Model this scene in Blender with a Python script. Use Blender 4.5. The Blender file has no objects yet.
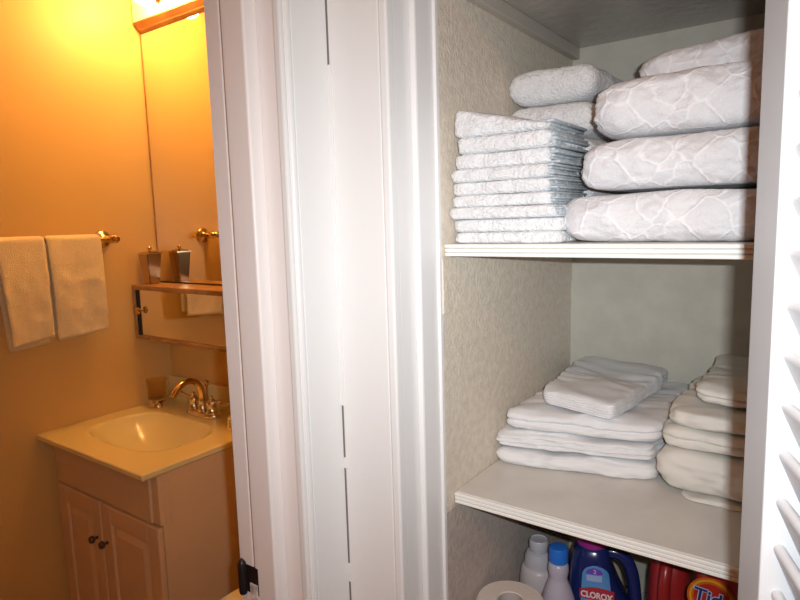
import bpy, bmesh, math, random
from mathutils import Vector, Matrix, noise
sc = bpy.context.scene
COL = sc.collection
PI = math.pi
R = math.radians

# ------------------------------------------------------------------ camera, world, light, exposure
cam_d = bpy.data.cameras.new('camera'); cam = bpy.data.objects.new('camera', cam_d); COL.objects.link(cam)
cam_d.sensor_width = 36.0; cam_d.sensor_fit = 'HORIZONTAL'; cam_d.lens = 604.08 / 800 * 36
cam_d.clip_start = 0.01
_r, _u, _f = Vector((.8123, .5826, -.0281)), Vector((-.0518, .1200, .9914)), Vector((-.5809, .8039, -.1276))
_m = Matrix((_r, _u, -_f)).transposed().to_4x4(); _m.translation = Vector((0, 0, 1.49))
cam.matrix_world = _m
sc.camera = cam

w = bpy.data.worlds.new('world'); sc.world = w; w.use_nodes = True
w.node_tree.nodes['Background'].inputs[0].default_value = (1, .62, .32, 1)
w.node_tree.nodes['Background'].inputs[1].default_value = 0.02

def area(name, loc, direction, sx, sy, power, col, spread=180):
    l = bpy.data.lights.new(name, 'AREA'); l.shape = 'RECTANGLE'; l.size = sx; l.size_y = sy
    l.energy = power; l.color = col; l.spread = R(spread)
    o = bpy.data.objects.new(name, l); COL.objects.link(o); o.location = loc
    o.rotation_euler = Vector(direction).to_track_quat('-Z', 'Y').to_euler(); return o
# the camera's own flash, a little right of and above the lens
area('camera_flash', (.026, .020, 1.506), _f + _r * .09, .018, .006, 3.35, (.90, .965, 1.0), 105)
# the warm ceiling lamp of the hall, behind the camera
area('hall_ceiling_light', (.15, -.55, 2.40), (0, 0, -1), .30, .30, 8.5, (1, .38, .09))

sc.view_settings.view_transform = 'Standard'; sc.view_settings.look = 'None'
sc.view_settings.gamma = 1; sc.view_settings.use_curve_mapping = False
sc.view_settings.exposure = 0.0

# ------------------------------------------------------------------ materials
def mat(name, col, rough=.6, metal=0, spec=.5, bump=None, bstr=.3, bdist=.002, var=None, trans=0, ior=1.45, emit=None, estr=0, sheen=0, coat=0):
    m = bpy.data.materials.new(name); m.use_nodes = True
    nt = m.node_tree; b = nt.nodes['Principled BSDF']
    b.inputs['Base Color'].default_value = (*col, 1); b.inputs['Roughness'].default_value = rough
    b.inputs['Metallic'].default_value = metal; b.inputs['Specular IOR Level'].default_value = spec
    b.inputs['Transmission Weight'].default_value = trans; b.inputs['IOR'].default_value = ior
    if sheen: b.inputs['Sheen Weight'].default_value = sheen
    if coat: b.inputs['Coat Weight'].default_value = coat
    if emit:
        b.inputs['Emission Color'].default_value = (*emit, 1); b.inputs['Emission Strength'].default_value = estr
    tc = nt.nodes.new('ShaderNodeTexCoord')
    if bump:
        n = nt.nodes.new('ShaderNodeTexNoise'); n.inputs['Scale'].default_value = bump; n.inputs['Detail'].default_value = 4
        nt.links.new(tc.outputs['Object'], n.inputs['Vector'])
        bp = nt.nodes.new('ShaderNodeBump'); bp.inputs['Strength'].default_value = bstr; bp.inputs['Distance'].default_value = bdist
        nt.links.new(n.outputs['Fac'], bp.inputs['Height']); nt.links.new(bp.outputs['Normal'], b.inputs['Normal'])
    if var:
        sc_, amt = var
        n2 = nt.nodes.new('ShaderNodeTexNoise'); n2.inputs['Scale'].default_value = sc_; n2.inputs['Detail'].default_value = 5
        nt.links.new(tc.outputs['Object'], n2.inputs['Vector'])
        rp = nt.nodes.new('ShaderNodeValToRGB')
        rp.color_ramp.elements[0].position = .35; rp.color_ramp.elements[1].position = .65
        rp.color_ramp.elements[0].color = (*[c * (1 - amt) for c in col], 1)
        rp.color_ramp.elements[1].color = (*[min(1, c * (1 + amt)) for c in col], 1)
        nt.links.new(n2.outputs['Fac'], rp.inputs['Fac']); nt.links.new(rp.outputs['Color'], b.inputs['Base Color'])
    return m

M_trim = mat('white_gloss_paint', (.82, .81, .80), .45, bump=60, bstr=.08, bdist=.001)
M_jamb = mat('jamb_warm_lit_paint', (.86, .81, .79), .42, bump=60, bstr=.08, bdist=.001)  # trim white made lighter and pinker; warm light is painted into the colour
M_shelf = mat('shelf_paint', (.68, .65, .60), .42, var=(14, .05), bump=35, bstr=.08, bdist=.001)
M_shelfedge = mat('shelf_edge_paint', (.88, .87, .82), .4)
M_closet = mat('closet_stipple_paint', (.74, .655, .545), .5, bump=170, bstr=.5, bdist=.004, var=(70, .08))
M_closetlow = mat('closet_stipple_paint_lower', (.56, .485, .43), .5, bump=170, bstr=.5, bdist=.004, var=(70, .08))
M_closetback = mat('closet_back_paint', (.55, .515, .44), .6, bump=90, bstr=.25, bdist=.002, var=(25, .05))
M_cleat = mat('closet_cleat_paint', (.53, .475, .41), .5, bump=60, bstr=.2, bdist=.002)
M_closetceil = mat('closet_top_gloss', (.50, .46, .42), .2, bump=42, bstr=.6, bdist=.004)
M_bath = mat('bathroom_ochre_paint', (.76, .50, .18), .42, bump=14, bstr=.06, bdist=.003)
M_bathceil = mat('bathroom_ceiling_paint', (.85, .80, .65), .6)
M_hall = mat('hall_wall_paint', (.42, .34, .24), .6)
M_floor = mat('floor_vinyl', (.42, .30, .20), .5, var=(6, .15))
M_door = mat('door_paint', (.62, .62, .63), .42, bump=60, bstr=.06, bdist=.001)
M_jambline = mat('jamb_seam', (.34, .20, .12), .8)
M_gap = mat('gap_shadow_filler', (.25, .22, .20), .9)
M_caulk = mat('caulk', (.80, .79, .78), .6)

def terry(name, col, scale=240, strength=1.0):
    m = mat(name, col, .95, spec=.1, bump=scale, bstr=strength, bdist=.004, var=(110, .03), sheen=.25)
    return m
M_terry = terry('white_terry', (.80, .80, .81))
M_terrywarm = terry('warm_lit_terry', (.90, .74, .44), 300, .6)  # orange bathroom light is put into the towel colour
M_hem = mat('grey_towel_edge', (.50, .54, .57), .9, bump=300, bstr=.5, var=(120, .2))

def jacquard(name):
    m = mat(name, (.70, .69, .70), .95, spec=.1, sheen=.2)
    nt = m.node_tree; b = nt.nodes['Principled BSDF']; tc = [n for n in nt.nodes if n.type == 'TEX_COORD'][0]
    wn = nt.nodes.new('ShaderNodeTexNoise'); wn.inputs['Scale'].default_value = 18
    nt.links.new(tc.outputs['Object'], wn.inputs['Vector'])
    mx = nt.nodes.new('ShaderNodeMixRGB'); mx.blend_type = 'ADD'; mx.inputs[0].default_value = .03
    nt.links.new(tc.outputs['Object'], mx.inputs[1]); nt.links.new(wn.outputs['Color'], mx.inputs[2])
    v = nt.nodes.new('ShaderNodeTexVoronoi'); v.feature = 'DISTANCE_TO_EDGE'; v.inputs['Scale'].default_value = 23
    nt.links.new(mx.outputs[0], v.inputs['Vector'])
    rp = nt.nodes.new('ShaderNodeValToRGB')
    rp.color_ramp.elements[0].position = .0; rp.color_ramp.elements[0].color = (1, 1, 1, 1)
    rp.color_ramp.elements[1].position = .065; rp.color_ramp.elements[1].color = (0, 0, 0, 1)
    nt.links.new(v.outputs['Distance'], rp.inputs['Fac'])
    cm = nt.nodes.new('ShaderNodeMixRGB'); cm.inputs[1].default_value = (.71, .70, .715, 1); cm.inputs[2].default_value = (.82, .815, .825, 1)
    nt.links.new(rp.outputs['Color'], cm.inputs[0]); nt.links.new(cm.outputs[0], b.inputs['Base Color'])
    n = nt.nodes.new('ShaderNodeTexNoise'); n.inputs['Scale'].default_value = 300; n.inputs['Detail'].default_value = 3
    nt.links.new(tc.outputs['Object'], n.inputs['Vector'])
    ad = nt.nodes.new('ShaderNodeMath'); ad.operation = 'MULTIPLY_ADD'; ad.inputs[1].default_value = .8
    nt.links.new(rp.outputs['Color'], ad.inputs[0]); nt.links.new(n.outputs['Fac'], ad.inputs[2])
    bp = nt.nodes.new('ShaderNodeBump'); bp.inputs['Strength'].default_value = .6; bp.inputs['Distance'].default_value = .002
    nt.links.new(ad.outputs[0], bp.inputs['Height']); nt.links.new(bp.outputs['Normal'], b.inputs['Normal'])
    return m
M_jacq = jacquard('shell_pattern_terry')
M_sheet = mat('white_cotton_sheet', (.76, .76, .77), .85, spec=.2, bump=25, bstr=.25, bdist=.004)
M_cream = mat('cream_cotton_sheet', (.72, .69, .63), .85, spec=.2, bump=22, bstr=.2, bdist=.004)

M_vanity = mat('vanity_cream_paint', (.76, .53, .31), .38, bump=30, bstr=.05)
M_top = mat('cultured_marble', (.88, .75, .36), .16, coat=.3)
M_brass = mat('polished_brass', (.78, .58, .32), .14, metal=1)
M_nickel = mat('polished_nickel', (.72, .66, .56), .12, metal=1)
M_bronze = mat('aged_bronze_knob', (.16, .11, .08), .35, metal=.8)
M_canister = mat('canister_metal', (.52, .38, .22), .2, metal=1)
M_mirror = mat('mirror_glass', (.90, .88, .80), .01, metal=1)
M_woodframe = mat('cabinet_frame_wood', (.46, .26, .11), .4, var=(20, .15))
M_dark = mat('dark_line', (.03, .02, .015), .6)
M_light = mat('fixture_oak', (.33, .15, .05), .45, var=(15, .12))
M_white = mat('white_enamel', (.90, .88, .82), .3)
M_bulb = mat('lit_bulb', (1, .9, .7), .4, emit=(1, .50, .155), estr=74)
M_clear = mat('amber_clear_plastic', (.97, .88, .74), .05, trans=1.0, ior=1.18)
M_hinge = mat('painted_over_hinge', (.022, .016, .018), .35, metal=.3)
M_hingepaint = mat('hinge_paint_drips', (.62, .58, .56), .6, var=(90, .4), bump=80, bstr=.5)
M_porc = mat('porcelain', (.88, .84, .74), .15)
M_paper = mat('tissue_paper', (.74, .67, .60), .95, bump=120, bstr=.3)
M_paperside = mat('tissue_paper_edge', (.72, .63, .55), .95, bump=260, bstr=.4)
M_tube = mat('cardboard_tube', (.50, .45, .43), .9)
M_plast = mat('white_bottle_plastic', (.50, .48, .51), .35)
M_plast2 = mat('translucent_white_bottle', (.44, .43, .53), .3)
M_bluecap = mat('blue_cap_plastic', (.02, .16, .62), .35)
M_navy = mat('navy_jug_plastic', (.010, .022, .12), .2, coat=.5)
M_mag = mat('magenta_cap_plastic', (.36, .03, .26), .3)
M_lblue = mat('label_light_blue', (.10, .30, .62), .45)
M_lpale = mat('label_pale_panel', (.36, .45, .70), .5)
M_lpurp = mat('label_purple_print', (.17, .06, .42), .5)
M_lred = mat('label_red_print', (.42, .03, .05), .5)
M_lwhite = mat('label_white_print', (.72, .70, .78), .5)
M_red = mat('red_jug_plastic', (.34, .018, .018), .3, coat=.4)
M_red2 = mat('orange_red_jug_plastic', (.40, .022, .012), .28, coat=.5)
M_or = mat('label_orange_ring', (.50, .10, .008), .4)
M_ye = mat('label_yellow_ring', (.60, .30, .02), .4)
M_lnavy = mat('label_navy_print', (.02, .025, .12), .4)

# ------------------------------------------------------------------ helpers
def link(name, bm, m, parent=None, smooth=False, loc=None, rotz=0):
    me = bpy.data.meshes.new(name); bmesh.ops.recalc_face_normals(bm, faces=bm.faces[:]); bm.to_mesh(me); bm.free()
    for mm in (m if isinstance(m, (list, tuple)) else [m]): me.materials.append(mm)
    if smooth:
        for p in me.polygons: p.use_smooth = True
    o = bpy.data.objects.new(name, me); COL.objects.link(o)
    if loc: o.location = loc
    if rotz: o.rotation_euler = (0, 0, rotz)
    if parent: o.parent = parent
    return o
def smooth_by_angle(o, deg=40):
    me = o.data
    for p in me.polygons: p.use_smooth = True
    me.set_sharp_from_angle(angle=R(deg)); return o
def tag(o, label=None, cat=None, group=None, kind=None):
    if label: o['label'] = label
    if cat: o['category'] = cat
    if group: o['group'] = group
    if kind: o['kind'] = kind
    return o
def thing(name, label, cat, loc=(0, 0, 0), rotz=0, group=None):
    o = bpy.data.objects.new(name, None); o.empty_display_size = .05; COL.objects.link(o)
    o.location = loc; o.rotation_euler = (0, 0, rotz); return tag(o, label, cat, group)
def copy_tree(o, parent=None):
    c = o.copy(); COL.objects.link(c)
    if parent: c.parent = parent
    for ch in list(o.children): copy_tree(ch, c)
    return c
def box(bm, x0, x1, y0, y1, z0, z1, bevel=0, seg=2, mi=0):
    vs = [bm.verts.new((x, y, z)) for x in (x0, x1) for y in (y0, y1) for z in (z0, z1)]
    fs = [bm.faces.new([vs[i] for i in f]) for f in ((0, 1, 3, 2), (4, 6, 7, 5), (0, 4, 5, 1), (2, 3, 7, 6), (0, 2, 6, 4), (1, 5, 7, 3))]
    for f in fs: f.material_index = mi
    if bevel:
        es = list({e for f in fs for e in f.edges})
        bmesh.ops.bevel(bm, geom=es, offset=bevel, segments=seg, affect='EDGES', profile=.5)
    return fs
def bx(*a, **k):
    bm = bmesh.new(); box(bm, *a, **k); return bm
def struct(name, bm, m, parent=None, **k):
    o = link(name, bm, m, parent, **k)
    if not parent: o['kind'] = 'structure'
    return o
def lathe(bm, prof, seg=40, center=(0, 0, 0), axis='z', mi=0, cap=True):
    rings = []
    c = Vector(center)
    for r, h in prof:
        ring = []
        for k in range(seg):
            a = 2 * PI * k / seg
            if axis == 'z': p = Vector((r * math.cos(a), r * math.sin(a), h))
            elif axis == 'x': p = Vector((h, r * math.cos(a), r * math.sin(a)))
            else: p = Vector((r * math.cos(a), h, r * math.sin(a)))
            ring.append(bm.verts.new(p + c))
        rings.append(ring)
    for a, b in zip(rings, rings[1:]):
        for k in range(seg):
            bm.faces.new((a[k], a[(k + 1) % seg], b[(k + 1) % seg], b[k])).material_index = mi
    if cap:
        for rg in (rings[0], rings[-1]):
            try: bm.faces.new(rg).material_index = mi
            except ValueError: pass
    return bm
def tube(bm, pts, rad, seg=14, cap=True):
    pts = [Vector(p) for p in pts]; n = len(pts)
    rads = rad if isinstance(rad, (list, tuple)) else [rad] * n
    rings = []; up = None
    for i, p in enumerate(pts):
        t = (pts[min(i + 1, n - 1)] - pts[max(i - 1, 0)]).normalized()
        if up is None:
            up = t.orthogonal().normalized()
        else:
            up = (up - t * up.dot(t)).normalized()
        s = t.cross(up)
        rings.append([bm.verts.new(p + (up * math.cos(2 * PI * k / seg) + s * math.sin(2 * PI * k / seg)) * rads[i]) for k in range(seg)])
    for a, b in zip(rings, rings[1:]):
        for k in range(seg): bm.faces.new((a[k], a[(k + 1) % seg], b[(k + 1) % seg], b[k]))
    if cap:
        bm.faces.new(rings[0]); bm.faces.new(rings[-1])
    return bm
def bez(p0, p1, p2, p3, n=14):
    P = [Vector(p) for p in (p0, p1, p2, p3)]; out = []
    for i in range(n + 1):
        t = i / n; out.append(P[0] * (1 - t) ** 3 + P[1] * 3 * t * (1 - t) ** 2 + P[2] * 3 * t * t * (1 - t) + P[3] * t ** 3)
    return out
def nz(x, y, z, s=1.0, o=0.0):
    return noise.noise(Vector((x * s + o, y * s + o * 1.7, z * s - o * .6)))

# ------------------------------------------------------------------ the setting
Xb, Yb = -2.135, 1.38            # bathroom left wall, back wall of bathroom and closet
ZC = 2.44
struct('floor', bx(-2.3, 1.2, -1.6, 1.5, -.05, 0), M_floor)
struct('ceiling', bx(-.755, 1.2, -1.6, .78, ZC, ZC + .05), M_hall)
struct('ceiling_bathroom', bx(-2.25, -.755, -1.2, 1.5, ZC, ZC + .05), M_bathceil)
struct('wall_bathroom_left', bx(Xb - .1, Xb, -1.2, Yb + .1, 0, ZC), M_bath)
struct('wall_bathroom_back', bx(Xb, -.755, Yb, Yb + .1, 0, ZC), M_bath)
struct('wall_bathroom_front', bx(Xb, -.64, -1.3, -1.2, 0, ZC), M_bath)
# end wall of the hall, with the bathroom doorway
bm = bmesh.new()
box(bm, -.755, -.64, -1.2, -.14, 0, ZC); box(bm, -.755, -.64, -.14, .612, 2.08, ZC); box(bm, -.755, -.64, .626, .72, 0, ZC)
struct('wall_left', bm, M_hall)
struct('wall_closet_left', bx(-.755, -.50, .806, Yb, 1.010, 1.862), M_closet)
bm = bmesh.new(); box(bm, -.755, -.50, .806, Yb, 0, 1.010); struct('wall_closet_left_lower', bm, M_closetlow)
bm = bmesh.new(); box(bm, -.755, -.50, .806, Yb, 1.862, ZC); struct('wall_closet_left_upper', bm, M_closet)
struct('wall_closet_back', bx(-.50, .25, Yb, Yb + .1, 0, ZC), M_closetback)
struct('wall_closet_right', bx(.15, .25, .70, Yb, 0, ZC), M_closet)
struct('wall_closet_header', bx(-.755, 1.2, .716, .78, 2.12, ZC), M_hall)
struct('wall_closet_front_right', bx(.25, 1.2, .716, .78, 0, 2.12), M_hall)
struct('wall_hall_right', bx(1.1, 1.2, -1.6, .716, 0, ZC), M_hall)
struct('wall_hall_near', bx(-.64, 1.1, -1.7, -1.6, 0, ZC), M_hall)

# closet casing and jamb (white gloss), with its stop
bm = bmesh.new(); box(bm, -.6232, -.5305, .700, .716, 0, 2.2, .0012)
box(bm, -.5295, -.515, .6985, .716, 0, 2.2, .003)
struct('trim_closet_casing', bm, M_trim)
bm = bmesh.new(); box(bm, -.60, -.516, .716, .806, 0, 2.12)
struct('trim_closet_jamb', bm, M_trim)
bm = bmesh.new(); box(bm, -.516, -.5045, .752, .806, 0, 2.12, .0035); box(bm, -.508, -.4994, .800, .8062, 0, 2.12)
struct('trim_closet_stop', bm, M_trim)
# bathroom door casing on the end wall, its jamb and stop
bm = bmesh.new()
box(bm, -.640, -.625, .6265, .6993, 0, 2.2, .0012)
box(bm, -.640, -.622, .614, .6255, 0, 2.2, .0045, 3)
box(bm, -.640, -.6262, .606, .6150, 0, 2.2, .003)
struct('trim_bathroom_casing', bm, M_trim)
struct('trim_bathroom_jamb', bx(-.762, -.633, .611, .626, 0, 2.1, .001), M_jamb)
struct('trim_bathroom_stop', bx(-.7235, -.674, .585, .611, 0, 2.08, .004, seg=3), M_jamb)
struct('trim_bathroom_seam', bx(-.7275, -.7225, .588, .609, 0, 2.08), M_jambline)
struct('trim_bathroom_jamb_edge', bx(-.757, -.7265, .5855, .6105, 0, 2.1, .0003), M_jamb)
bm = bmesh.new()
for z0, z1 in ((1.204, 1.724), (1.100, 1.117), (.904, .935)): box(bm, -.6265, -.6195, .6975, .706, z0, z1, .0005)
struct('trim_corner_caulk', bm, M_caulk)
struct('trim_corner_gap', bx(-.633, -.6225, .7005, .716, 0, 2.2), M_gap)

# hinge left on the bathroom jamb
t = thing('door_hinge', 'dark hinge with white paint drips on the bathroom door jamb', 'hinge', (-.728, .587, .903))
bm = bmesh.new(); lathe(bm, [(.001, -.002), (.006, 0), (.007, .004), (.007, .052), (.004, .056), (.001, .060)], 16, (-.020, -.006, 0)); smooth_by_angle(link('hinge_knuckle', bm, M_hinge, t))
bm = bmesh.new(); box(bm, -.014, .0135, -.0025, .0, .003, .050, .0008); link('hinge_leaf', bm, M_hinge, t)
bm = bmesh.new(); box(bm, -.006, .012, -.0040, -.0024, -.045, .022, .001); link('paint_drip', bm, M_hingepaint, t)

# closet shelving
def shelf(label, x0, x1, y0, y1, zt, th, name='closet_shelf'):
    t = thing(name, label, 'shelf', ((x0 + x1) / 2, y0, zt - th), 0, None)
    ox, oy, oz = t.location
    link('board', bx(x0 - ox, x1 - ox, .004, y1 - oy, 0, th, .001), M_shelf, t)
    bm = bmesh.new(); n = 3; hh = th / n
    for k in range(n): box(bm, x0 - ox, x1 - ox, -.001 - .0012 * (k == 2), .0045, k * hh + .0006, (k + 1) * hh - .0006, .0012)
    link('front_edging', bm, M_shelfedge, t); return t
shelf('white upper closet shelf carrying the stacks of towels', -.4985, .148, .815, 1.379, 1.454, .0195)
shelf('white middle closet shelf carrying the folded bed sheets', -.4985, .148, .832, 1.379, 1.038, .0195)
shelf('white lowest closet shelf under the detergent jugs', -.4985, .148, .832, 1.379, .620, .0195)
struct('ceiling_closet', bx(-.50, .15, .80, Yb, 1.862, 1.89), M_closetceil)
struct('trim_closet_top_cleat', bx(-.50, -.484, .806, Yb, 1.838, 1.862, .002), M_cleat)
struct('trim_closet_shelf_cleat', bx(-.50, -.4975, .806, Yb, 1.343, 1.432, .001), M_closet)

# ------------------------------------------------------------------ louvered door, folded open at the right
beta = R(20)
L, ST, TH = .30, .056, .034
dr = thing('door_1', 'white louvered closet door folded open at the right edge of the closet', 'door', (-.0535, .562, 0), 0)
dr['kind'] = 'structure'
# local x runs along the leaf towards the camera, local -y is the seen face... rotate so x -> (sin b, -cos b)
dr.rotation_euler = (0, 0, -(PI / 2 - beta))
# local +x -> (cos(-70),sin(-70)) = (.342,-.94); local -y -> (-.94,-.342): the face looking left
def leafbox(x0, x1, y0, y1, z0, z1, b=.0015): return bx(x0, x1, y0, y1, z0, z1, b)
link('stile', leafbox(0, ST, 0, TH, .005, 2.05), M_door, dr)
link('stile', leafbox(L - ST, L, 0, TH, .005, 2.05), M_door, dr)
link('rail', leafbox(ST, L - ST, 0, TH, .005, .12), M_door, dr)
link('rail', leafbox(ST, L - ST, 0, TH, 1.97, 2.05), M_door, dr)
sl = None
pitch = .0372
bm = bmesh.new()
# slat profile in local y-z, nose high at the seen face, falling steeply to the back
prof = []
ta = R(66); c = .044; th = .0085
dy, dz = math.cos(ta), -math.sin(ta)
ny, nz_ = math.sin(ta), math.cos(ta)
pts = []
for k in range(7):
    a = PI / 2 + PI * k / 6
    pts.append((math.cos(a) * th / 2, math.sin(a) * th / 2))
for k in range(7):
    a = -PI / 2 + PI * k / 6
    pts.append((c + math.cos(a) * th / 2, math.sin(a) * th / 2))
loc = [(u * dy + v * ny, u * dz + v * nz_) for u, v in pts]
r0 = [bm.verts.new((ST - .004, y, z)) for y, z in loc]; r1 = [bm.verts.new((L - ST + .004, y, z)) for y, z in loc]
bm.faces.new(r0); bm.faces.new(r1[::-1])
for k in range(len(r0)): bm.faces.new((r0[k], r0[(k + 1) % len(r0)], r1[(k + 1) % len(r0)], r1[k]))
s0 = smooth_by_angle(link('slat', bm, M_door, dr), 50)
z = .157; k = 0
while z < 1.965:
    o = s0 if k == 0 else s0.copy()
    if k: COL.objects.link(o); o.parent = dr
    o.location = (0, .0125, z); z += pitch; k += 1

# ------------------------------------------------------------------ folded cloth
def slab(w_, d_, h_, seed=0, re=None, corner=5, grooves=0, gd=.003, amp=.003, wrinkle=0, dip=0, tilt=(0, 0), N=120, K=18, freq=22, lean=(0, 0), shear=0, sag=0, nexp=2.2, fuzz=0, taper=0):
    """A folded cloth: rounded slab with optional fold lines in its sides. Origin at the base centre."""
    bm = bmesh.new(); re = re if re is not None else h_ * .45
    hd = (w_ / 2, d_ / 2)
    rings = []
    def P(a, inset, zf):
        ca, sa = math.cos(a), math.sin(a)
        n = corner
        rr = (abs(ca) ** n + abs(sa) ** n) ** (-1 / n)
        x = (hd[0] - inset) * ca * rr; y = (hd[1] - inset) * sa * rr
        return x, y
    for k in range(K + 1):
        zf = k / K
        s = abs(2 * zf - 1)
        ins0 = re * (1 - (1 - s ** nexp) ** (1 / nexp))
        ring = []
        for j in range(N):
            a = 2 * PI * (j + .5) / N
            # even arc spacing of the superellipse
            aa = math.atan2(math.sin(a) * hd[1] ** 0, math.cos(a) * hd[0] ** 0)
            x, y = P(aa, ins0, zf)
            zz = zf
            g = 0
            if grooves:
                ph = zf * grooves + .35 * nz(x, y, 0, 9, seed + 3)
                gg = abs(math.sin(PI * ph))
                g = gd * (1 - gg) ** 2.2
                g *= .6 + .8 * max(0, .5 + nz(x, y, zf * 3, 14, seed + 9))
            out = -g + amp * nz(x, y, zf * h_, freq, seed) + amp * .5 * nz(x, y, zf * h_ * 1.5, freq * 3, seed + 5) + fuzz * nz(x, y, zf * h_, 260, seed + 77)
            l = math.hypot(x / hd[0] ** 1, y / hd[1] ** 1) or 1
            v = Vector((x / hd[0], y / hd[1], 0)); v = Vector((math.copysign(abs(v.x) ** 3, v.x), math.copysign(abs(v.y) ** 3, v.y), 0))
            if v.length: v.normalize()
            x += v.x * out; y += v.y * out
            ring.append([x, y, zf * h_])
        rings.append(ring)
    C = 10
    def ztop(x, y):
        u, v = x / hd[0], y / hd[1]
        return (wrinkle * (nz(x, y, 0, 11, seed + 20) + .5 * nz(x * .6, y * 1.6, 0, 34, seed + 40) - 1.0) - dip * (1 - u * u) * (1 - v * v) + tilt[0] * x + tilt[1] * y)
    def fix(p):
        zf = p[2] / h_
        z = p[2] + ztop(p[0], p[1]) * zf
        if sag: z -= sag * (p[0] / hd[0]) ** 2 * zf
        return Vector((p[0] * (1 + taper * p[1] / hd[1]) + lean[0] * zf, p[1] + lean[1] * zf + shear * p[0], max(z, 0)))
    allr = []
    for cset in range(C - 1, 0, -1):
        f = cset / C; allr.append([[p[0] * (1 - f), p[1] * (1 - f), 0] for p in rings[0]])
    bot = allr
    topr = []
    for cset in range(1, C):
        f = cset / C; topr.append([[p[0] * (1 - f), p[1] * (1 - f), h_] for p in rings[-1]])
    seq = bot + rings + topr
    vr = [[bm.verts.new(fix(p)) for p in rg] for rg in seq]
    for a, b in zip(vr, vr[1:]):
        for j in range(N): bm.faces.new((a[j], a[(j + 1) % N], b[(j + 1) % N], b[j]))
    bm.faces.new(vr[0][::-1]); bm.faces.new(vr[-1])
    return bm

ZU = 1.4545     # top of the upper shelf
ZL = 1.0385
# stack of hand towels, front left: (left x, right x, height)
hand = [(-.489, -.316, .017), (-.4975, -.312, .020), (-.499, -.318, .0185), (-.4975, -.327, .0185), (-.4960, -.329, .0195),
        (-.4945, -.331, .020), (-.493, -.328, .0225), (-.486, -.327, .0245), (-.489, -.332, .034)]
where = ['lying at the bottom of the nine hand towel stack on the shelf', 'second from the bottom of the hand towel stack',
         'third from the bottom of the hand towel stack', 'fourth from the bottom of the hand towel stack',
         'fifth of nine, in the middle of the hand towel stack', 'fourth from the top of the hand towel stack',
         'third from the top of the hand towel stack', 'second from the top, just under the thickest hand towel',
         'thickest folded white hand towel, topmost of the front stack']
z = ZU
for i, (x0, x1, h) in enumerate(hand):
    lab = where[i] if i == 8 else 'white hand towel ' + where[i]
    d0 = .155
    t = thing('hand_towel', lab, 'towel', ((x0 + x1) / 2, .828 + .004 * math.sin(i * 2.3) + d0 / 2, z), 0, 'folded white hand towels stacked at the front left')
    wd = x1 - x0; he = .006 if i > 1 else .003
    bm = slab(wd - he, d0, h + .0010, seed=i * 7 + 1, re=h * .32, corner=18, amp=.0045, N=220, K=12, freq=36, wrinkle=.0012 if i < 8 else .006, tilt=(0, 0) if i < 8 else (-.26, 0), fuzz=.0016, nexp=2.5)
    link('folded_towel', bm, M_terry, t, smooth=True).location = (-he / 2, 0, 0)
    if i > 1:
        bm = bmesh.new(); nl = 5 if i < 8 else 3; top = h - (.0005 if i < 8 else .020)
        for k in range(nl):
            za = top * k / nl + .0002; zb = top * (k + 1) / nl - .0002
            dd = .005 * math.sin(k * 2.1 + i * 1.3)
            box(bm, wd / 2 - he - .012, wd / 2 + dd - .001, -d0 / 2 + .009 + .004 * math.cos(k * 3 + i), d0 / 2 - .006, za, zb, (zb - za) * .42, 2)
        tag(smooth_by_angle(link('layered_edge', bm, M_hem, t), 60), 'blue-grey layered cut edges')
    z += h
TOPH = z
# large plain towels behind
z = ZU
lab = ['thick plain white towel at the bottom of the pile behind the hand towels', 'thick plain white towel, second from the bottom behind the hand towels',
       'thick plain white towel, third from the bottom behind the hand towels', 'thick plain white towel directly under the topmost one behind the hand towels',
       'topmost thick plain white towel behind the hand towels, its left end against the closet wall']
for i, h in enumerate((.058, .058, .060, .060, .064)):
    dx = (0, .002, .001, .0, .003)[i]
    t = thing('bath_towel', lab[i], 'towel', (-.4175 + dx * .3, 1.180, z), 0, 'plain thick towels at the back of the upper shelf')
    link('folded_towel', slab(.160, .300, h - .0005, seed=50 + i, re=h * .46, corner=12, amp=.004, N=220, K=18, wrinkle=.003, nexp=2.2, fuzz=.002), M_terry, t, smooth=True)
    z += h
# shell pattern bath towels, right
z = ZU
data = [(-.332, .085, .834, .42, .0715, 0), (-.304, .075, .838, .42, .0725, 0), (-.291, .085, .846, .42, .081, 0), (-.262, .060, .985, .30, .066, .07)]
lab = ['thick white shell-patterned bath towel at the bottom of the right towel pile', 'thick white shell-patterned bath towel between the bottom and the topmost full-width one',
       'thick white shell-patterned bath towel, widest rounded end, just under the set-back top towel', 'white shell-patterned bath towel set back on top of the right pile']
for i, (x0, x1, y0, d, h, tl_) in enumerate(data):
    t = thing('bath_towel', lab[i], 'towel', ((x0 + x1) / 2, y0 + d / 2, z), 0, 'shell-patterned bath towels on the upper shelf')
    link('folded_towel', slab(x1 - x0, d, h - .001, seed=80 + i * 3, re=h * .46, corner=10, amp=.006, N=320, K=24, wrinkle=.004, freq=32, nexp=2.3, fuzz=.0018, tilt=(tl_, 0)), M_jacq, t, smooth=True)
    z += h

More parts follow.
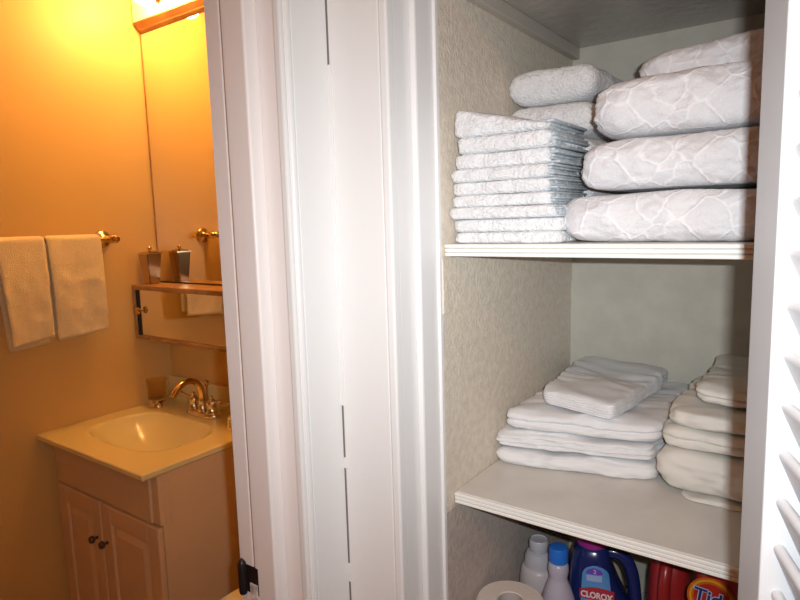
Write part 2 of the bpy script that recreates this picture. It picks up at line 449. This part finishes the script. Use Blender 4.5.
# bed sheets, left pile on the middle shelf
z = ZL
rot = R(9)
sheets = [(-.362, 1.166, .272, .33, .036, 1, .006, .245, 'folded white bed sheet at the bottom of the left sheet pile, resting on the shelf'),
          (-.363, 1.160, .270, .32, .032, 3, .008, .245, 'rumpled folded white bed sheet, second from the bottom of the left pile'),
          (-.352, 1.165, .262, .32, .042, 2, .007, .22, 'folded white bed sheet with a rolled right end, directly under the neat sheet packet')]
for i, (cx, cy, ww, dd, h, g, gd, rr, lb) in enumerate(sheets):
    t = thing('folded_sheet', lb, 'bed sheet', (cx, cy, z), 0, 'white bed sheets in the left pile')
    link('folded_cloth', slab(ww, dd, h, seed=130 + i * 11, re=h * .36, corner=13, grooves=g, gd=gd, amp=.007, N=260, K=26, wrinkle=.006, freq=20, nexp=2.4, shear=rr), M_sheet, t, smooth=True)
    z += h
ZP = z
t = thing('folded_sheet', 'neatly folded small white sheet packet with crisp layers on top of the left pile', 'bed sheet', (-.358, 1.168, z), 0, 'white bed sheets in the left pile')
link('folded_cloth', slab(.172, .310, .036, seed=201, re=.009, corner=14, grooves=6, gd=.004, amp=.003, N=240, K=40, wrinkle=.007, freq=18, nexp=3, shear=-.24, taper=.16), M_sheet, t, smooth=True)

# cream sheets, right pile
z = ZL
cs = [(-.043, 1.162, .27, .32, .014, 1, .0, .04, 'folded cream sheet at the bottom of the right sheet pile'),
      (-.061, 1.150, .316, .32, .070, 1, .0, .04, 'thick puffy folded cream sheet, second from the bottom of the right pile'),
      (-.059, 1.150, .312, .31, .039, 2, .006, .05, 'folded cream sheet with a rounded left end in the middle of the right pile'),
      (-.052, 1.140, .300, .30, .031, 1, .0, .06, 'folded cream sheet just under the smaller top sheet of the right pile'),
      (-.040, 1.165, .265, .28, .034, 2, .007, .06, 'smaller folded cream sheet on top of the right pile')]
for i, (cx, cy, ww, dd, h, g, gd, rr, lb) in enumerate(cs):
    t = thing('folded_sheet', lb, 'bed sheet', (cx, cy, z), 0, 'cream sheets in the right pile')
    link('folded_cloth', slab(ww, dd, h, seed=230 + i * 13, re=h * .38, corner=12, grooves=g, gd=gd, amp=.008, N=240, K=24, wrinkle=.006, freq=18, nexp=2.3, shear=rr), M_cream, t, smooth=True)
    z += h

# ------------------------------------------------------------------ bottom shelf
ZB = .6205
def roll(label, loc):
    t = thing('toilet_paper_roll', label, 'toilet paper', loc, 0, 'toilet paper rolls on the lowest shelf')
    bm = bmesh.new()
    lathe(bm, [(.022, .004), (.024, .0005), (.056, .0), (.060, .004), (.0605, .096), (.057, .100), (.024, .100), (.022, .097), (.022, .004)], 56, cap=False)
    smooth_by_angle(link('paper', bm, M_paper, t))
    bm = bmesh.new(); lathe(bm, [(.0218, .001), (.0218, .099), (.0205, .099), (.0205, .001), (.0218, .001)], 40, cap=False)
    smooth_by_angle(link('cardboard_core', bm, M_tube, t)); return t
roll('lower toilet paper roll standing on the lowest closet shelf', (-.436, .912, ZB))
roll('upper toilet paper roll stacked on another in front of the white bottles', (-.436, .912, ZB + .1005))

t = thing('cleaner_bottle', 'white bottle with stepped shoulders and a white cap beside the closet wall', 'bottle', (-.444, 1.058, ZB))
t.scale = (1.16, 1.16, .90)
bm = bmesh.new(); lathe(bm, [(.028, 0), (.032, .004), (.0325, .17), (.0310, .190), (.0295, .204), (.0275, .210), (.0245, .213), (.0240, .222), (.0235, .232), (.0200, .243), (.0150, .246)], 40)
smooth_by_angle(link('body', bm, M_plast, t), 30)
bm = bmesh.new(); lathe(bm, [(.0150, .2462), (.0158, .248), (.0158, .268), (.0140, .272), (.0138, .270), (.009, .269)], 32); smooth_by_angle(link('cap', bm, M_plast, t), 30)
t = thing('bleach_bottle', 'white bottle with a bright blue cap beside the navy jug', 'bottle', (-.378, .990, ZB))
bm = bmesh.new(); lathe(bm, [(.028, 0), (.031, .005), (.031, .165), (.0285, .185), (.0220, .205), (.0165, .219), (.0155, .224), (.0185, .236), (.0180, .246), (.0155, .2515), (.013, .253)], 40)
smooth_by_angle(link('body', bm, M_plast2, t), 40)
bm = bmesh.new(); lathe(bm, [(.0160, .2532), (.0172, .255), (.0172, .277), (.0155, .281), (.008, .282)], 36)
smooth_by_angle(link('cap', bm, M_bluecap, t), 30)

def loft(bm, rings, N=56, n=3.2):
    """rings: (z, cx, half_w, half_d, cy)"""
    vr = []
    for z_, cx, hw, hd, cy in rings:
        rg = []
        for j in range(N):
            a = 2 * PI * j / N; ca, sa = math.cos(a), math.sin(a)
            rr = (abs(ca) ** n + abs(sa) ** n) ** (-1 / n)
            rg.append(bm.verts.new((cx + hw * ca * rr, cy + hd * sa * rr, z_)))
        vr.append(rg)
    for a, b in zip(vr, vr[1:]):
        for j in range(N): bm.faces.new((a[j], a[(j + 1) % N], b[(j + 1) % N], b[j]))
    bm.faces.new(vr[0]); bm.faces.new(vr[-1]); return bm
def plate(pts, y0, y1):
    """outline in local x-z, extruded in y"""
    bm = bmesh.new()
    a = [bm.verts.new((x, y0, z)) for x, z in pts]; b = [bm.verts.new((x, y1, z)) for x, z in pts]
    bm.faces.new(a); bm.faces.new(b[::-1])
    for k in range(len(a)): bm.faces.new((a[k], a[(k + 1) % len(a)], b[(k + 1) % len(a)], b[k]))
    return bm
def text(name, s, size, m, parent, loc, rot=(PI / 2, 0, 0), sx=1.0, ext=.0003, bold=0, shear=0):
    cu = bpy.data.curves.new(name, 'FONT'); cu.body = s; cu.size = size; cu.align_x = 'CENTER'; cu.align_y = 'CENTER'; cu.extrude = ext
    cu.offset = bold; cu.shear = shear
    o = bpy.data.objects.new(name, cu); COL.objects.link(o)
    bpy.context.view_layer.update()
    me = bpy.data.meshes.new_from_object(o.evaluated_get(bpy.context.evaluated_depsgraph_get()))
    bpy.data.objects.remove(o); bpy.data.curves.remove(cu)
    ob = bpy.data.objects.new(name, me); me.materials.clear(); me.materials.append(m); COL.objects.link(ob)
    ob.parent = parent; ob.location = loc; ob.rotation_euler = rot; ob.scale = (sx, 1, 1); return ob

# navy laundry jug, turned to face the hall
t = thing('laundry_jug', 'navy laundry jug with magenta cap, pale blue label and side handle', 'jug', (-.322, 1.066, ZB), R(14))
t.scale = (.92, .92, .925)
bm = bmesh.new()
loft(bm, [(0, 0, .060, .040, 0), (.004, 0, .066, .045, 0), (.10, 0, .068, .046, 0), (.17, -.006, .064, .046, 0), (.21, -.016, .051, .045, 0), (.245, -.022, .042, .043, 0),
          (.268, -.022, .037, .039, 0), (.284, -.020, .032, .033, 0), (.292, -.020, .026, .026, 0)], n=2.7)
smooth_by_angle(link('body', bm, M_navy, t), 60)
bm = bmesh.new(); pts = bez((.002, 0, .274), (.062, 0, .288), (.058, 0, .225), (.066, 0, .150), 22)
tube(bm, pts + [Vector((.058, 0, .11))], [.0125] * 23 + [.012], 18); smooth_by_angle(link('handle', bm, M_navy, t), 70)
bm = bmesh.new(); lathe(bm, [(.030, .288), (.0315, .292), (.0315, .314), (.028, .335), (.020, .340)], 36, (-.020, 0, 0)); smooth_by_angle(link('cap', bm, M_mag, t), 30)
# label built as a curved panel set on the front
def wrap_panel(name, pts_fn, nx, nzv, yfun, m, parent, off):
    bm = bmesh.new(); g = []
    for j in range(nzv + 1):
        row = []
        for i in range(nx + 1):
            x, z_ = pts_fn(i / nx, j / nzv); row.append((x, yfun(x, z_) - off, z_))
        g.append(row)
    vv = [[bm.verts.new(p) for p in r] for r in g]
    for j in range(nzv):
        for i in range(nx): bm.faces.new((vv[j][i], vv[j][i + 1], vv[j + 1][i + 1], vv[j + 1][i]))
    return link(name, bm, m, parent, smooth=True)
def yfront(x, z_):
    rg = [(0, 0, .060, .040), (.10, 0, .068, .046), (.17, -.006, .064, .046), (.21, -.016, .051, .045), (.245, -.022, .042, .043), (.268, -.022, .037, .039), (.284, -.02, .032, .033)]
    for a, b in zip(rg, rg[1:]):
        if a[0] <= z_ <= b[0]:
            f = (z_ - a[0]) / (b[0] - a[0]); cx, hw, hd = [a[k] + (b[k] - a[k]) * f for k in (1, 2, 3)]
            u = min(.98, abs((x - cx) / hw)); n = 2.7
            return -hd * (1 - u ** n) ** (1 / n)
    return -.04
def lab_pts(u, v):
    z_ = .150 + v * .112
    half = .034 - .011 * v
    if v > .82: half *= math.sqrt(max(0.02, 1 - ((v - .82) / .18) ** 2))
    return (-.006 - .006 * v + (2 * u - 1) * half, z_)
lb = wrap_panel('label', lab_pts, 20, 24, yfront, M_lblue, t, .0008)
wrap_panel('label_panel', lambda u, v: (-.013 + (2 * u - 1) * .0145, .232 + v * .012), 8, 3, yfront, M_lpale, lb, .0014)
wrap_panel('label_swirl', lambda u, v: (-.013 + (2 * u - 1) * .016 * math.sqrt(max(.02, 1 - v * v)), .2455 + v * .0125), 10, 6, yfront, M_lpurp, lb, .0014)
text('label_number', '2', .012, M_lwhite, lb, (-.012, yfront(-.012, .251) - .0022, .251))
wrap_panel('label_band', lambda u, v: (-.008 + (2 * u - 1) * .0325, .194 + v * (.0265 - .009 * abs(2 * u - 1) ** 2)), 16, 4, yfront, M_lred, lb, .0014)
text('label_lettering', 'CLOROX', .0175, M_lwhite, lb, (-.008, yfront(-.008, .205) - .0036, .2045), sx=.82, bold=.0006)

# plain red jug, side on
t = thing('detergent_jug', 'plain red detergent jug between the navy jug and the bullseye label', 'jug', (-.209, 1.092, ZB), R(4))
t.scale = (.82, .85, .93)
bm = bmesh.new()
loft(bm, [(0, 0, .040, .058, 0), (.004, 0, .043, .063, 0), (.20, 0, .043, .064, 0), (.26, 0, .041, .058, .004), (.30, 0, .036, .046, .008), (.325, 0, .028, .032, .012), (.335, 0, .022, .022, .012)], n=3)
smooth_by_angle(link('body', bm, M_red, t), 60)
bm = bmesh.new(); tube(bm, bez((.0, -.040, .300), (-.004, -.082, .285), (-.004, -.082, .220), (0, -.060, .165), 18), .0125, 16); smooth_by_angle(link('handle', bm, M_red, t), 70)
bm = bmesh.new(); lathe(bm, [(.024, .333), (.026, .336), (.026, .366), (.022, .372)], 32, (0, .012, 0)); smooth_by_angle(link('cap', bm, M_red, t), 30)
# red jug with bullseye label
t = thing('detergent_jug', 'red detergent jug with an orange and yellow bullseye label, nearest the louvered door', 'jug', (-.090, .975, ZB), R(6))
bm = bmesh.new()
loft(bm, [(0, 0, .058, .040, 0), (.004, 0, .062, .044, 0), (.29, 0, .062, .045, 0), (.335, 0, .058, .043, 0), (.352, 0, .044, .034, 0), (.360, 0, .03, .026, 0)], n=3.6)
smooth_by_angle(link('body', bm, M_red2, t), 60)
bm = bmesh.new(); lathe(bm, [(.024, .358), (.026, .361), (.026, .384), (.022, .389)], 32); smooth_by_angle(link('cap', bm, M_red2, t), 30)
def disc(name, r, m, y, par, cx=-.037, cz=.310):
    bm = bmesh.new(); lathe(bm, [(r, y), (r, y + .0006)], 48, (cx, 0, cz), axis='y'); return link(name, bm, m, par)
lb = disc('label', .0315, M_or, -.0468, t)
disc('label_ring', .0285, M_ye, -.0473, lb); disc('label_ring', .0255, M_or, -.0478, lb); disc('label_centre', .0225, M_red2, -.0483, lb)
text('label_lettering_outline', 'Tide', .0285, M_lpale, lb, (-.034, -.0490, .3105), rot=(PI / 2, R(7), 0), bold=.0016, ext=.0002)
text('label_lettering', 'Tide', .0285, M_lnavy, lb, (-.034, -.0496, .3105), rot=(PI / 2, R(7), 0), bold=.0004)

# ------------------------------------------------------------------ bathroom
# vanity cabinet
VX0, VX1, VYF, VYB, VZ = -2.112, -1.517, .916, 1.372, .800
v = thing('vanity_cabinet', 'cream two-door vanity cabinet under the bathroom sink top', 'cabinet', ((VX0 + VX1) / 2, VYF, 0))
ox, oy = v.location.x, v.location.y
bm = bmesh.new(); w0, w1, dd_ = VX0 - ox, VX1 - ox, VYB - oy
box(bm, w0, w0 + .016, 0, dd_, 0, VZ, .001); box(bm, w1 - .016, w1, 0, dd_, 0, VZ, .001)
box(bm, w0 + .016, w1 - .016, dd_ - .012, dd_, 0, VZ); box(bm, w0 + .016, w1 - .016, .002, dd_ - .012, .09, .106)
box(bm, w0 + .016, w1 - .016, 0, .016, .655, VZ); box(bm, w0 + .016, w1 - .016, .06, .076, 0, .09)
link('carcass', bm, M_vanity, v)
bm = bmesh.new(); box(bm, VX1 - ox - .030, VX1 - ox + .003, -.010, .032, .652, VZ - .002, .002); box(bm, VX1 - ox - .020, VX1 - ox + .0045, .004, .010, .655, VZ - .004, .001); box(bm, VX1 - ox - .020, VX1 - ox + .0045, .018, .024, .655, VZ - .004, .001)
link('corner_post', bm, M_vanity, v)
bm = bmesh.new(); box(bm, VX0 - ox + .004, VX1 - ox - .032, -.016, -.0005, .652, VZ - .002, .003); link('false_drawer_front', bm, M_vanity, v)
mid = -1.836 - ox
def vdoor(x0, x1, kx):
    z0, z1 = .11, .645; y0, y1 = -.018, -.0005; fr = .058
    bm = bmesh.new()
    box(bm, x0, x0 + fr, y0, y1, z0, z1, .004); box(bm, x1 - fr, x1, y0, y1, z0, z1, .004)
    box(bm, x0 + fr - .002, x1 - fr + .002, y0, y1, z1 - fr, z1, .004); box(bm, x0 + fr - .002, x1 - fr + .002, y0, y1, z0, z0 + fr, .004)
    box(bm, x0 + fr - .004, x1 - fr + .004, -.010, y1, z0 + fr - .004, z1 - fr + .004)
    d = link('door', bm, M_vanity, v)
    bm = bmesh.new(); a, b, c_, e = x0 + fr + .010, x1 - fr - .010, z0 + fr + .010, z1 - fr - .010; s = .020
    o_ = [bm.verts.new(p) for p in ((a, -.0095, c_), (b, -.0095, c_), (b, -.0095, e), (a, -.0095, e))]
    i_ = [bm.verts.new(p) for p in ((a + s, -.017, c_ + s), (b - s, -.017, c_ + s), (b - s, -.017, e - s), (a + s, -.017, e - s))]
    for k in range(4): bm.faces.new((o_[k], o_[(k + 1) % 4], i_[(k + 1) % 4], i_[k]))
    bm.faces.new(i_); link('raised_panel', bm, M_vanity, d)
    bm = bmesh.new(); lathe(bm, [(.005, 0), (.0045, -.010), (.011, -.014), (.0125, -.020), (.010, -.026), (.003, -.028)], 20, (kx, -.018, .520), axis='y')
    tag(smooth_by_angle(link('knob', bm, M_bronze, d), 50), 'dark bronze knob')
vdoor(VX0 - ox + .004, mid - .002, mid - .030); vdoor(mid + .002, VX1 - ox - .002, mid + .030)

# sink top with moulded basin
TX0, TX1, TY0, TY1, TZ = -2.133, -1.514, .862, 1.378, .822
s_ = thing('sink_top', 'cream moulded sink top with an integral basin on the vanity', 'sink', ((TX0 + TX1) / 2, TY0, .8005))
ox, oy, oz = s_.location
bm = bmesh.new()
nx_, ny_ = 90, 76
bcx, bcy, ba, bb = -1.838 - ox, 1.090 - oy, .222, .142
def basin(x, y):
    u, vv_ = (x - bcx) / ba, (y - bcy) / bb
    r = (abs(u) ** 3.2 + abs(vv_) ** 3.2) ** (1 / 3.2)
    if r >= 1: return 0.0
    f = 1 - r; sm = 1 - (1 - min(1, f / .8)) ** 2; sm *= min(1, f / .07) ** .6
    return -.105 * sm
zt = TZ - oz
grid = []
for j in range(ny_ + 1):
    row = []
    for i in range(nx_ + 1):
        x = TX0 - ox + (TX1 - TX0) * i / nx_; y = TY0 - oy + (TY1 - TY0) * j / ny_
        row.append(bm.verts.new((x, y, zt + basin(x, y))))
    grid.append(row)
for j in range(ny_):
    for i in range(nx_): bm.faces.new((grid[j][i], grid[j][i + 1], grid[j + 1][i + 1], grid[j + 1][i]))
loop = grid[0] + [grid[j][nx_] for j in range(1, ny_ + 1)] + grid[ny_][-2::-1] + [grid[j][0] for j in range(ny_ - 1, 0, -1)]
def inset(vt, d, dz):
    x = max(TX0 - ox - 0 + d, min(TX1 - ox - d, vt.co.x)); y = max(TY0 - oy + d, min(TY1 - oy - d, vt.co.y)); return (x, y, dz)
prev = loop
for d, dz in ((-.003, zt - .003), (-.003, zt - .016), (0.002, .0)):
    cur = [bm.verts.new(((p.co.x - (0)) , p.co.y, dz)) for p in loop]
    for p, q in zip(cur, loop):
        sx = -1 if q in [r[0] for r in ()] else 0
    for p, q in zip(cur, loop):
        if abs(q.co.x - (TX1 - ox)) < 1e-5: p.co.x -= d
        if abs(q.co.y - (0)) < 1e-5: p.co.y += d
    n_ = len(loop)
    for k in range(n_): bm.faces.new((prev[k], prev[(k + 1) % n_], cur[(k + 1) % n_], cur[k]))
    prev = cur
smooth_by_angle(link('basin_slab', bm, M_top, s_), 35)
link('backsplash', bx(TX0 - ox, TX1 - ox, TY1 - oy - .020, TY1 - oy, zt - .002, zt + .090, .004, seg=3), M_top, s_)
bm = bmesh.new(); lathe(bm, [(.0062, 0), (.0062, .0025), (.002, .003)], 18, (-1.905 - ox, .975 - oy, zt - .034)); tag(link('overflow_hole', bm, M_dark, s_), 'small dark overflow hole')
bm = bmesh.new(); lathe(bm, [(.022, -.001), (.022, .003), (.016, .005)], 24, (bcx, bcy, zt - .1045)); link('drain', bm, M_nickel, s_)

# faucet
f_ = thing('faucet', 'brass centreset faucet with two lever handles and a high arched spout', 'faucet', (-1.812, 1.283, TZ + .0005))
bm = bmesh.new(); loft(bm, [(0, 0, .082, .028, 0), (.004, 0, .083, .029, 0), (.014, 0, .080, .026, 0), (.018, 0, .072, .020, 0)], n=3); smooth_by_angle(link('base_plate', bm, M_nickel, f_), 40)
bm = bmesh.new(); lathe(bm, [(.021, .016), (.022, .022), (.016, .030), (.014, .050), (.016, .056), (.012, .062)], 24); smooth_by_angle(link('spout_collar', bm, M_nickel, f_), 40)
bm = bmesh.new(); pts = bez((0, 0, .055), (0, .01, .148), (-.0, -.075, .162), (-.0, -.118, .097), 26)
tube(bm, pts, [.0125 - .002 * math.sin(PI * k / 26) for k in range(27)], 18); smooth_by_angle(link('spout', bm, M_brass, f_), 60)
bm = bmesh.new(); tube(bm, [(0, .022, .012), (0, .022, .108)], .0032, 10); lathe(bm, [(.002, .100), (.007, .106), (.0095, .114), (.007, .121), (.002, .124)], 18, (0, .022, 0)); smooth_by_angle(link('lift_rod', bm, M_brass, f_), 60)
for s in (-1, 1):
    bm = bmesh.new(); lathe(bm, [(.023, .016), (.024, .021), (.018, .028), (.0155, .044), (.019, .050), (.018, .058), (.010, .066), (.006, .070), (.0075, .076), (.003, .080)], 24, (s * .052, 0, 0))
    h = smooth_by_angle(link('handle', bm, M_nickel, f_), 40)
    bm = bmesh.new(); tube(bm, [(s * .052, 0, .060), (s * .075, -.004, .062), (s * .100, -.008, .066), (s * .112, -.010, .069), (s * .118, -.011, .070)], [.006, .005, .0062, .0085, .003], 14)
    smooth_by_angle(link('lever', bm, M_nickel, h), 60)
# tumbler
t = thing('tumbler', 'clear amber bathroom tumbler on a polished metal base beside the sink', 'tumbler', (-2.062, 1.265, TZ + .0005))
bm = bmesh.new(); lathe(bm, [(.010, 0), (.034, 0), (.036, .004), (.033, .014), (.024, .022), (.020, .026), (.010, .027)], 32); smooth_by_angle(link('base', bm, M_nickel, t), 40)
bm = bmesh.new(); lathe(bm, [(.012, .0272), (.030, .0275), (.035, .034), (.0385, .104), (.0365, .104), (.033, .036), (.012, .031)], 36); smooth_by_angle(link('cup', bm, M_clear, t), 50)
# soap dispenser, mostly behind the jamb
t = thing('soap_dispenser', 'small metal soap dispenser half hidden by the bathroom door jamb', 'soap dispenser', (-1.590, 1.245, TZ + .0005))
bm = bmesh.new(); lathe(bm, [(.022, 0), (.026, .003), (.025, .02), (.022, .045), (.010, .055), (.008, .06)], 28); smooth_by_angle(link('body', bm, M_nickel, t), 40)
bm = bmesh.new(); lathe(bm, [(.0085, .06), (.009, .068), (.004, .07), (.004, .084), (.008, .086), (.007, .092)], 18); tube(bm, [(0, 0, .088), (-.018, -.020, .088), (-.022, -.025, .083)], .0032, 10); smooth_by_angle(link('pump', bm, M_nickel, t), 40)

# mirror cabinet on the back wall: tall mirror over a boxed shelf
mc = thing('mirror_cabinet', 'tall wall mirror with a wood-framed shelf box below, over the vanity', 'mirror', (-1.815, 1.379, 1.078))
ox, oy, oz = mc.location
MX0, MX1 = -2.126, -1.50
link('mirror_panel', bx(MX0 - ox, MX1 - ox, 1.3555 - oy, -.001, 1.288 - oz, 2.204 - oz), M_mirror, mc)
link('mirror_edge', bx(MX0 - ox - .006, MX0 - ox - .0002, 1.354 - oy, -.001, 1.288 - oz, 2.204 - oz), M_woodframe, mc)
BX0, BX1, BY = -2.132, -1.50, 1.238
bm = bmesh.new()
fr = .018
box(bm, BX0 - ox, BX1 - ox, BY - oy, -.001, 1.268 - oz, 1.285 - oz, .001)       # top board
box(bm, BX0 - ox, BX1 - ox, BY - oy, -.001, 1.083 - oz, 1.095 - oz, .001)       # bottom board
box(bm, BX0 - ox, BX0 - ox + .012, BY - oy, -.001, 1.095 - oz, 1.268 - oz, .001)
box(bm, BX1 - ox - .012, BX1 - ox, BY - oy, -.001, 1.095 - oz, 1.268 - oz, .001)
link('shelf_box', bm, M_woodframe, mc)
link('lower_mirror', bx(BX0 - ox + .0125, BX1 - ox - .0125, 1.250 - oy, 1.254 - oy, 1.0955 - oz, 1.2675 - oz), M_mirror, mc)
link('track_strip', bx(BX0 - ox + .0122, BX0 - ox + .022, 1.2445 - oy, 1.2498 - oy, 1.0955 - oz, 1.2675 - oz), M_dark, mc)
link('guide_strip', bx(MX0 - ox, MX1 - ox, 1.351 - oy, 1.3553 - oy, 1.2855 - oz, 1.290 - oz), M_dark, mc)
bm = bmesh.new(); lathe(bm, [(.005, 0), (.005, -.008), (.012, -.011), (.014, -.016), (.010, -.021), (.003, -.022)], 20, (-2.098 - ox, 1.250 - oy, 1.190 - oz), axis='y'); tag(smooth_by_angle(link('knob', bm, M_brass, mc), 50), 'small round brass pull')

# canister with a lid on the shelf box
t = thing('canister', 'square tapered metal canister with knobbed lid on the mirror shelf', 'canister', (-2.082, 1.292, 1.2856))
def taper(bm, s0, s1, z0, z1, bev=.003):
    vs = [bm.verts.new((sx * s / 2, sy * s / 2, z_)) for s, z_ in ((s0, z0), (s1, z1)) for sx, sy in ((-1, -1), (1, -1), (1, 1), (-1, 1))]
    fs = [bm.faces.new(vs[0:4]), bm.faces.new(vs[4:8])] + [bm.faces.new((vs[k], vs[(k + 1) % 4], vs[4 + (k + 1) % 4], vs[4 + k])) for k in range(4)]
    bmesh.ops.bevel(bm, geom=list({e for f in fs for e in f.edges}), offset=bev, segments=2, affect='EDGES')
bm = bmesh.new(); taper(bm, .041, .060, 0, .113); smooth_by_angle(link('body', bm, M_canister, t), 30)
bm = bmesh.new(); taper(bm, .064, .064, .1132, .118, .002); taper(bm, .054, .018, .1182, .126, .002); ld = smooth_by_angle(link('lid', bm, M_brass, t), 30)
bm = bmesh.new(); lathe(bm, [(.004, .125), (.0035, .128), (.008, .132), (.0085, .136), (.004, .141), (.001, .142)], 18); smooth_by_angle(link('knob', bm, M_brass, ld), 50)

# light fixture above the mirror
lf = thing('vanity_light', 'wooden vanity light bar with glowing round bulbs above the mirror', 'light', (-1.815, 1.379, 2.205))
ox, oy, oz = lf.location
bm = bmesh.new()
x0, x1 = -2.128 - ox, -1.48 - ox
pr = [(-.001, .002), (-.024, .002), (-.034, .010), (-.036, .014), (-.052, .030), (-.052, .034), (-.001, .034)]
a = [bm.verts.new((x0, y, z_)) for y, z_ in pr]; b = [bm.verts.new((x1, y, z_)) for y, z_ in pr]
bm.faces.new(a); bm.faces.new(b[::-1])
for k in range(len(pr)): bm.faces.new((a[k], a[(k + 1) % len(pr)], b[(k + 1) % len(pr)], b[k]))
link('light_bar', bm, M_light, lf)
link('reflector_plate', bx(x0, x1, -.052, -.001, .0345, .165, .002), M_white, lf)
for k, bxp in enumerate((-1.955, -1.795, -1.635)):
    bm = bmesh.new(); lathe(bm, [(.020, 0), (.022, -.006), (.016, -.020)], 24, (bxp - ox, -.052, .085), axis='y'); so = smooth_by_angle(link('socket', bm, M_brass, lf), 40)
    bm = bmesh.new(); bmesh.ops.create_uvsphere(bm, u_segments=28, v_segments=16, radius=.042, matrix=Matrix.Translation((bxp - ox, -.112, .085)))
    link('bulb', bm, M_bulb, so, smooth=True)

# towel bar and hanging towels on the left wall
tb = thing('towel_bar', 'brass towel bar with round end posts on the bathroom left wall', 'towel bar', (Xb, .80, 1.46))
BARX = .070
bm = bmesh.new(); tube(bm, [(BARX, -.32, 0), (BARX, .343, 0)], .0075, 16); smooth_by_angle(link('bar', bm, M_brass, tb), 60)
for yy in (-.31, .343):
    bm = bmesh.new(); lathe(bm, [(.031, .001), (.031, .005), (.027, .010), (.018, .013), (.011, .020), (.009, .045), (.014, .056), (.016, .070), (.014, .080), (.008, .085), (.007, .087), (.0125, .090), (.014, .096), (.010, .102), (.002, .104)], 28, (0, yy, 0), axis='x')
    smooth_by_angle(link('end_post', bm, M_brass, tb), 40)

def hung(name, label, y0, y1, front, back, seed, z_bar=1.46, skew=.02, flare=.0, lean=.0):
    t = tag(bpy.data.objects.new(name, None), label, 'towel', 'hand towels on the towel bar'); COL.objects.link(t); t.location = (Xb + BARX, (y0 + y1) / 2, z_bar)
    bm = bmesh.new(); W = y1 - y0; th = .011; rb = .0080 + th / 2
    path = []
    n1 = 30
    for k in range(n1 + 1): path.append((rb + .006 * math.sin(PI * k / n1), -front + front * k / n1, 0))
    for k in range(1, 12): a = PI * k / 12; path.append((rb * math.cos(a), rb * math.sin(a), 0))
    for k in range(n1 + 1): path.append((-rb - .001, -back * k / n1, 0))
    ny = 34; out, inn = [], []
    for i, (px, pz, _) in enumerate(path):
        p0 = path[max(0, i - 1)]; p1 = path[min(len(path) - 1, i + 1)]
        tx, tz = p1[0] - p0[0], p1[1] - p0[1]; l = math.hypot(tx, tz); nx__, nz__ = tz / l, -tx / l
        ro, ri = [], []
        down = max(0, -pz) / front
        for j in range(ny + 1):
            vv_ = j / ny; yy = -W / 2 + W * vv_
            yy = yy * (1 + flare * down) + lean * down
            wob = (.011 * nz(yy, pz * .3, 0, 13, seed) + .005 * nz(yy, pz, 0, 26, seed + 4) + .004) * min(1, down * 2.2) if px > 0 else 0
            wob = max(wob, -.004)
            e = 1 - .75 * max(0, abs(2 * vv_ - 1) - .9) / .1
            zz = pz + skew * (vv_ - .5) * down * (1 if px > 0 else .5)
            ro.append(bm.verts.new((px + nx__ * th / 2 * e + wob, yy, zz + nz__ * th / 2 * e)))
            ri.append(bm.verts.new((px - nx__ * th / 2 * e + wob, yy, zz - nz__ * th / 2 * e)))
        out.append(ro); inn.append(ri)
    for g in (out, inn):
        for a, b in zip(g, g[1:]):
            for j in range(ny): bm.faces.new((a[j], a[j + 1], b[j + 1], b[j]))
    for j in range(ny):
        bm.faces.new((out[0][j], out[0][j + 1], inn[0][j + 1], inn[0][j])); bm.faces.new((out[-1][j], out[-1][j + 1], inn[-1][j + 1], inn[-1][j]))
    for i in range(len(path) - 1):
        for j in (0, ny): bm.faces.new((out[i][j], out[i + 1][j], inn[i + 1][j], inn[i][j]))
    o = link('terry_cloth', bm, M_terrywarm, t, smooth=True)
    return t
hung('hanging_towel', 'folded pale towel on the brass bar, right one, beside the bar end post', .916, 1.094, .316, .30, 3, skew=.012, lean=.002, flare=-.05)
hung('hanging_towel', 'folded pale towel on the brass bar, left one, cut off by the picture edge', .765, .911, .316, .335, 8, skew=.02, lean=.010, flare=-.14)

# toilet to the right of the vanity, only the seat edge shows past the jamb
tl = thing('toilet', 'cream toilet whose seat edge shows beside the vanity at the door jamb', 'toilet', (-1.135, 1.07, 0))
tl.scale = (1, 1, 1.10)
bm = bmesh.new(); loft(bm, [(0, 0, .11, .24, .04), (.02, 0, .115, .25, .04), (.20, 0, .11, .22, .03), (.30, 0, .15, .25, -.02), (.39, 0, .185, .27, -.06), (.40, 0, .18, .265, -.06)], n=2.3); smooth_by_angle(link('bowl', bm, M_porc, tl), 50)
bm = bmesh.new(); loft(bm, [(.401, 0, .187, .235, -.10), (.42, 0, .19, .24, -.10), (.435, 0, .185, .235, -.10), (.44, 0, .17, .22, -.10)], n=2.3); smooth_by_angle(link('seat_lid', bm, M_porc, tl), 50)
bm = bmesh.new(); box(bm, -.20, .20, .155, .302, .401, .74, .02, 3); link('tank', bm, M_porc, tl)
bm = bmesh.new(); box(bm, -.21, .21, .148, .306, .741, .775, .01, 2); link('tank_lid', bm, M_porc, tl)
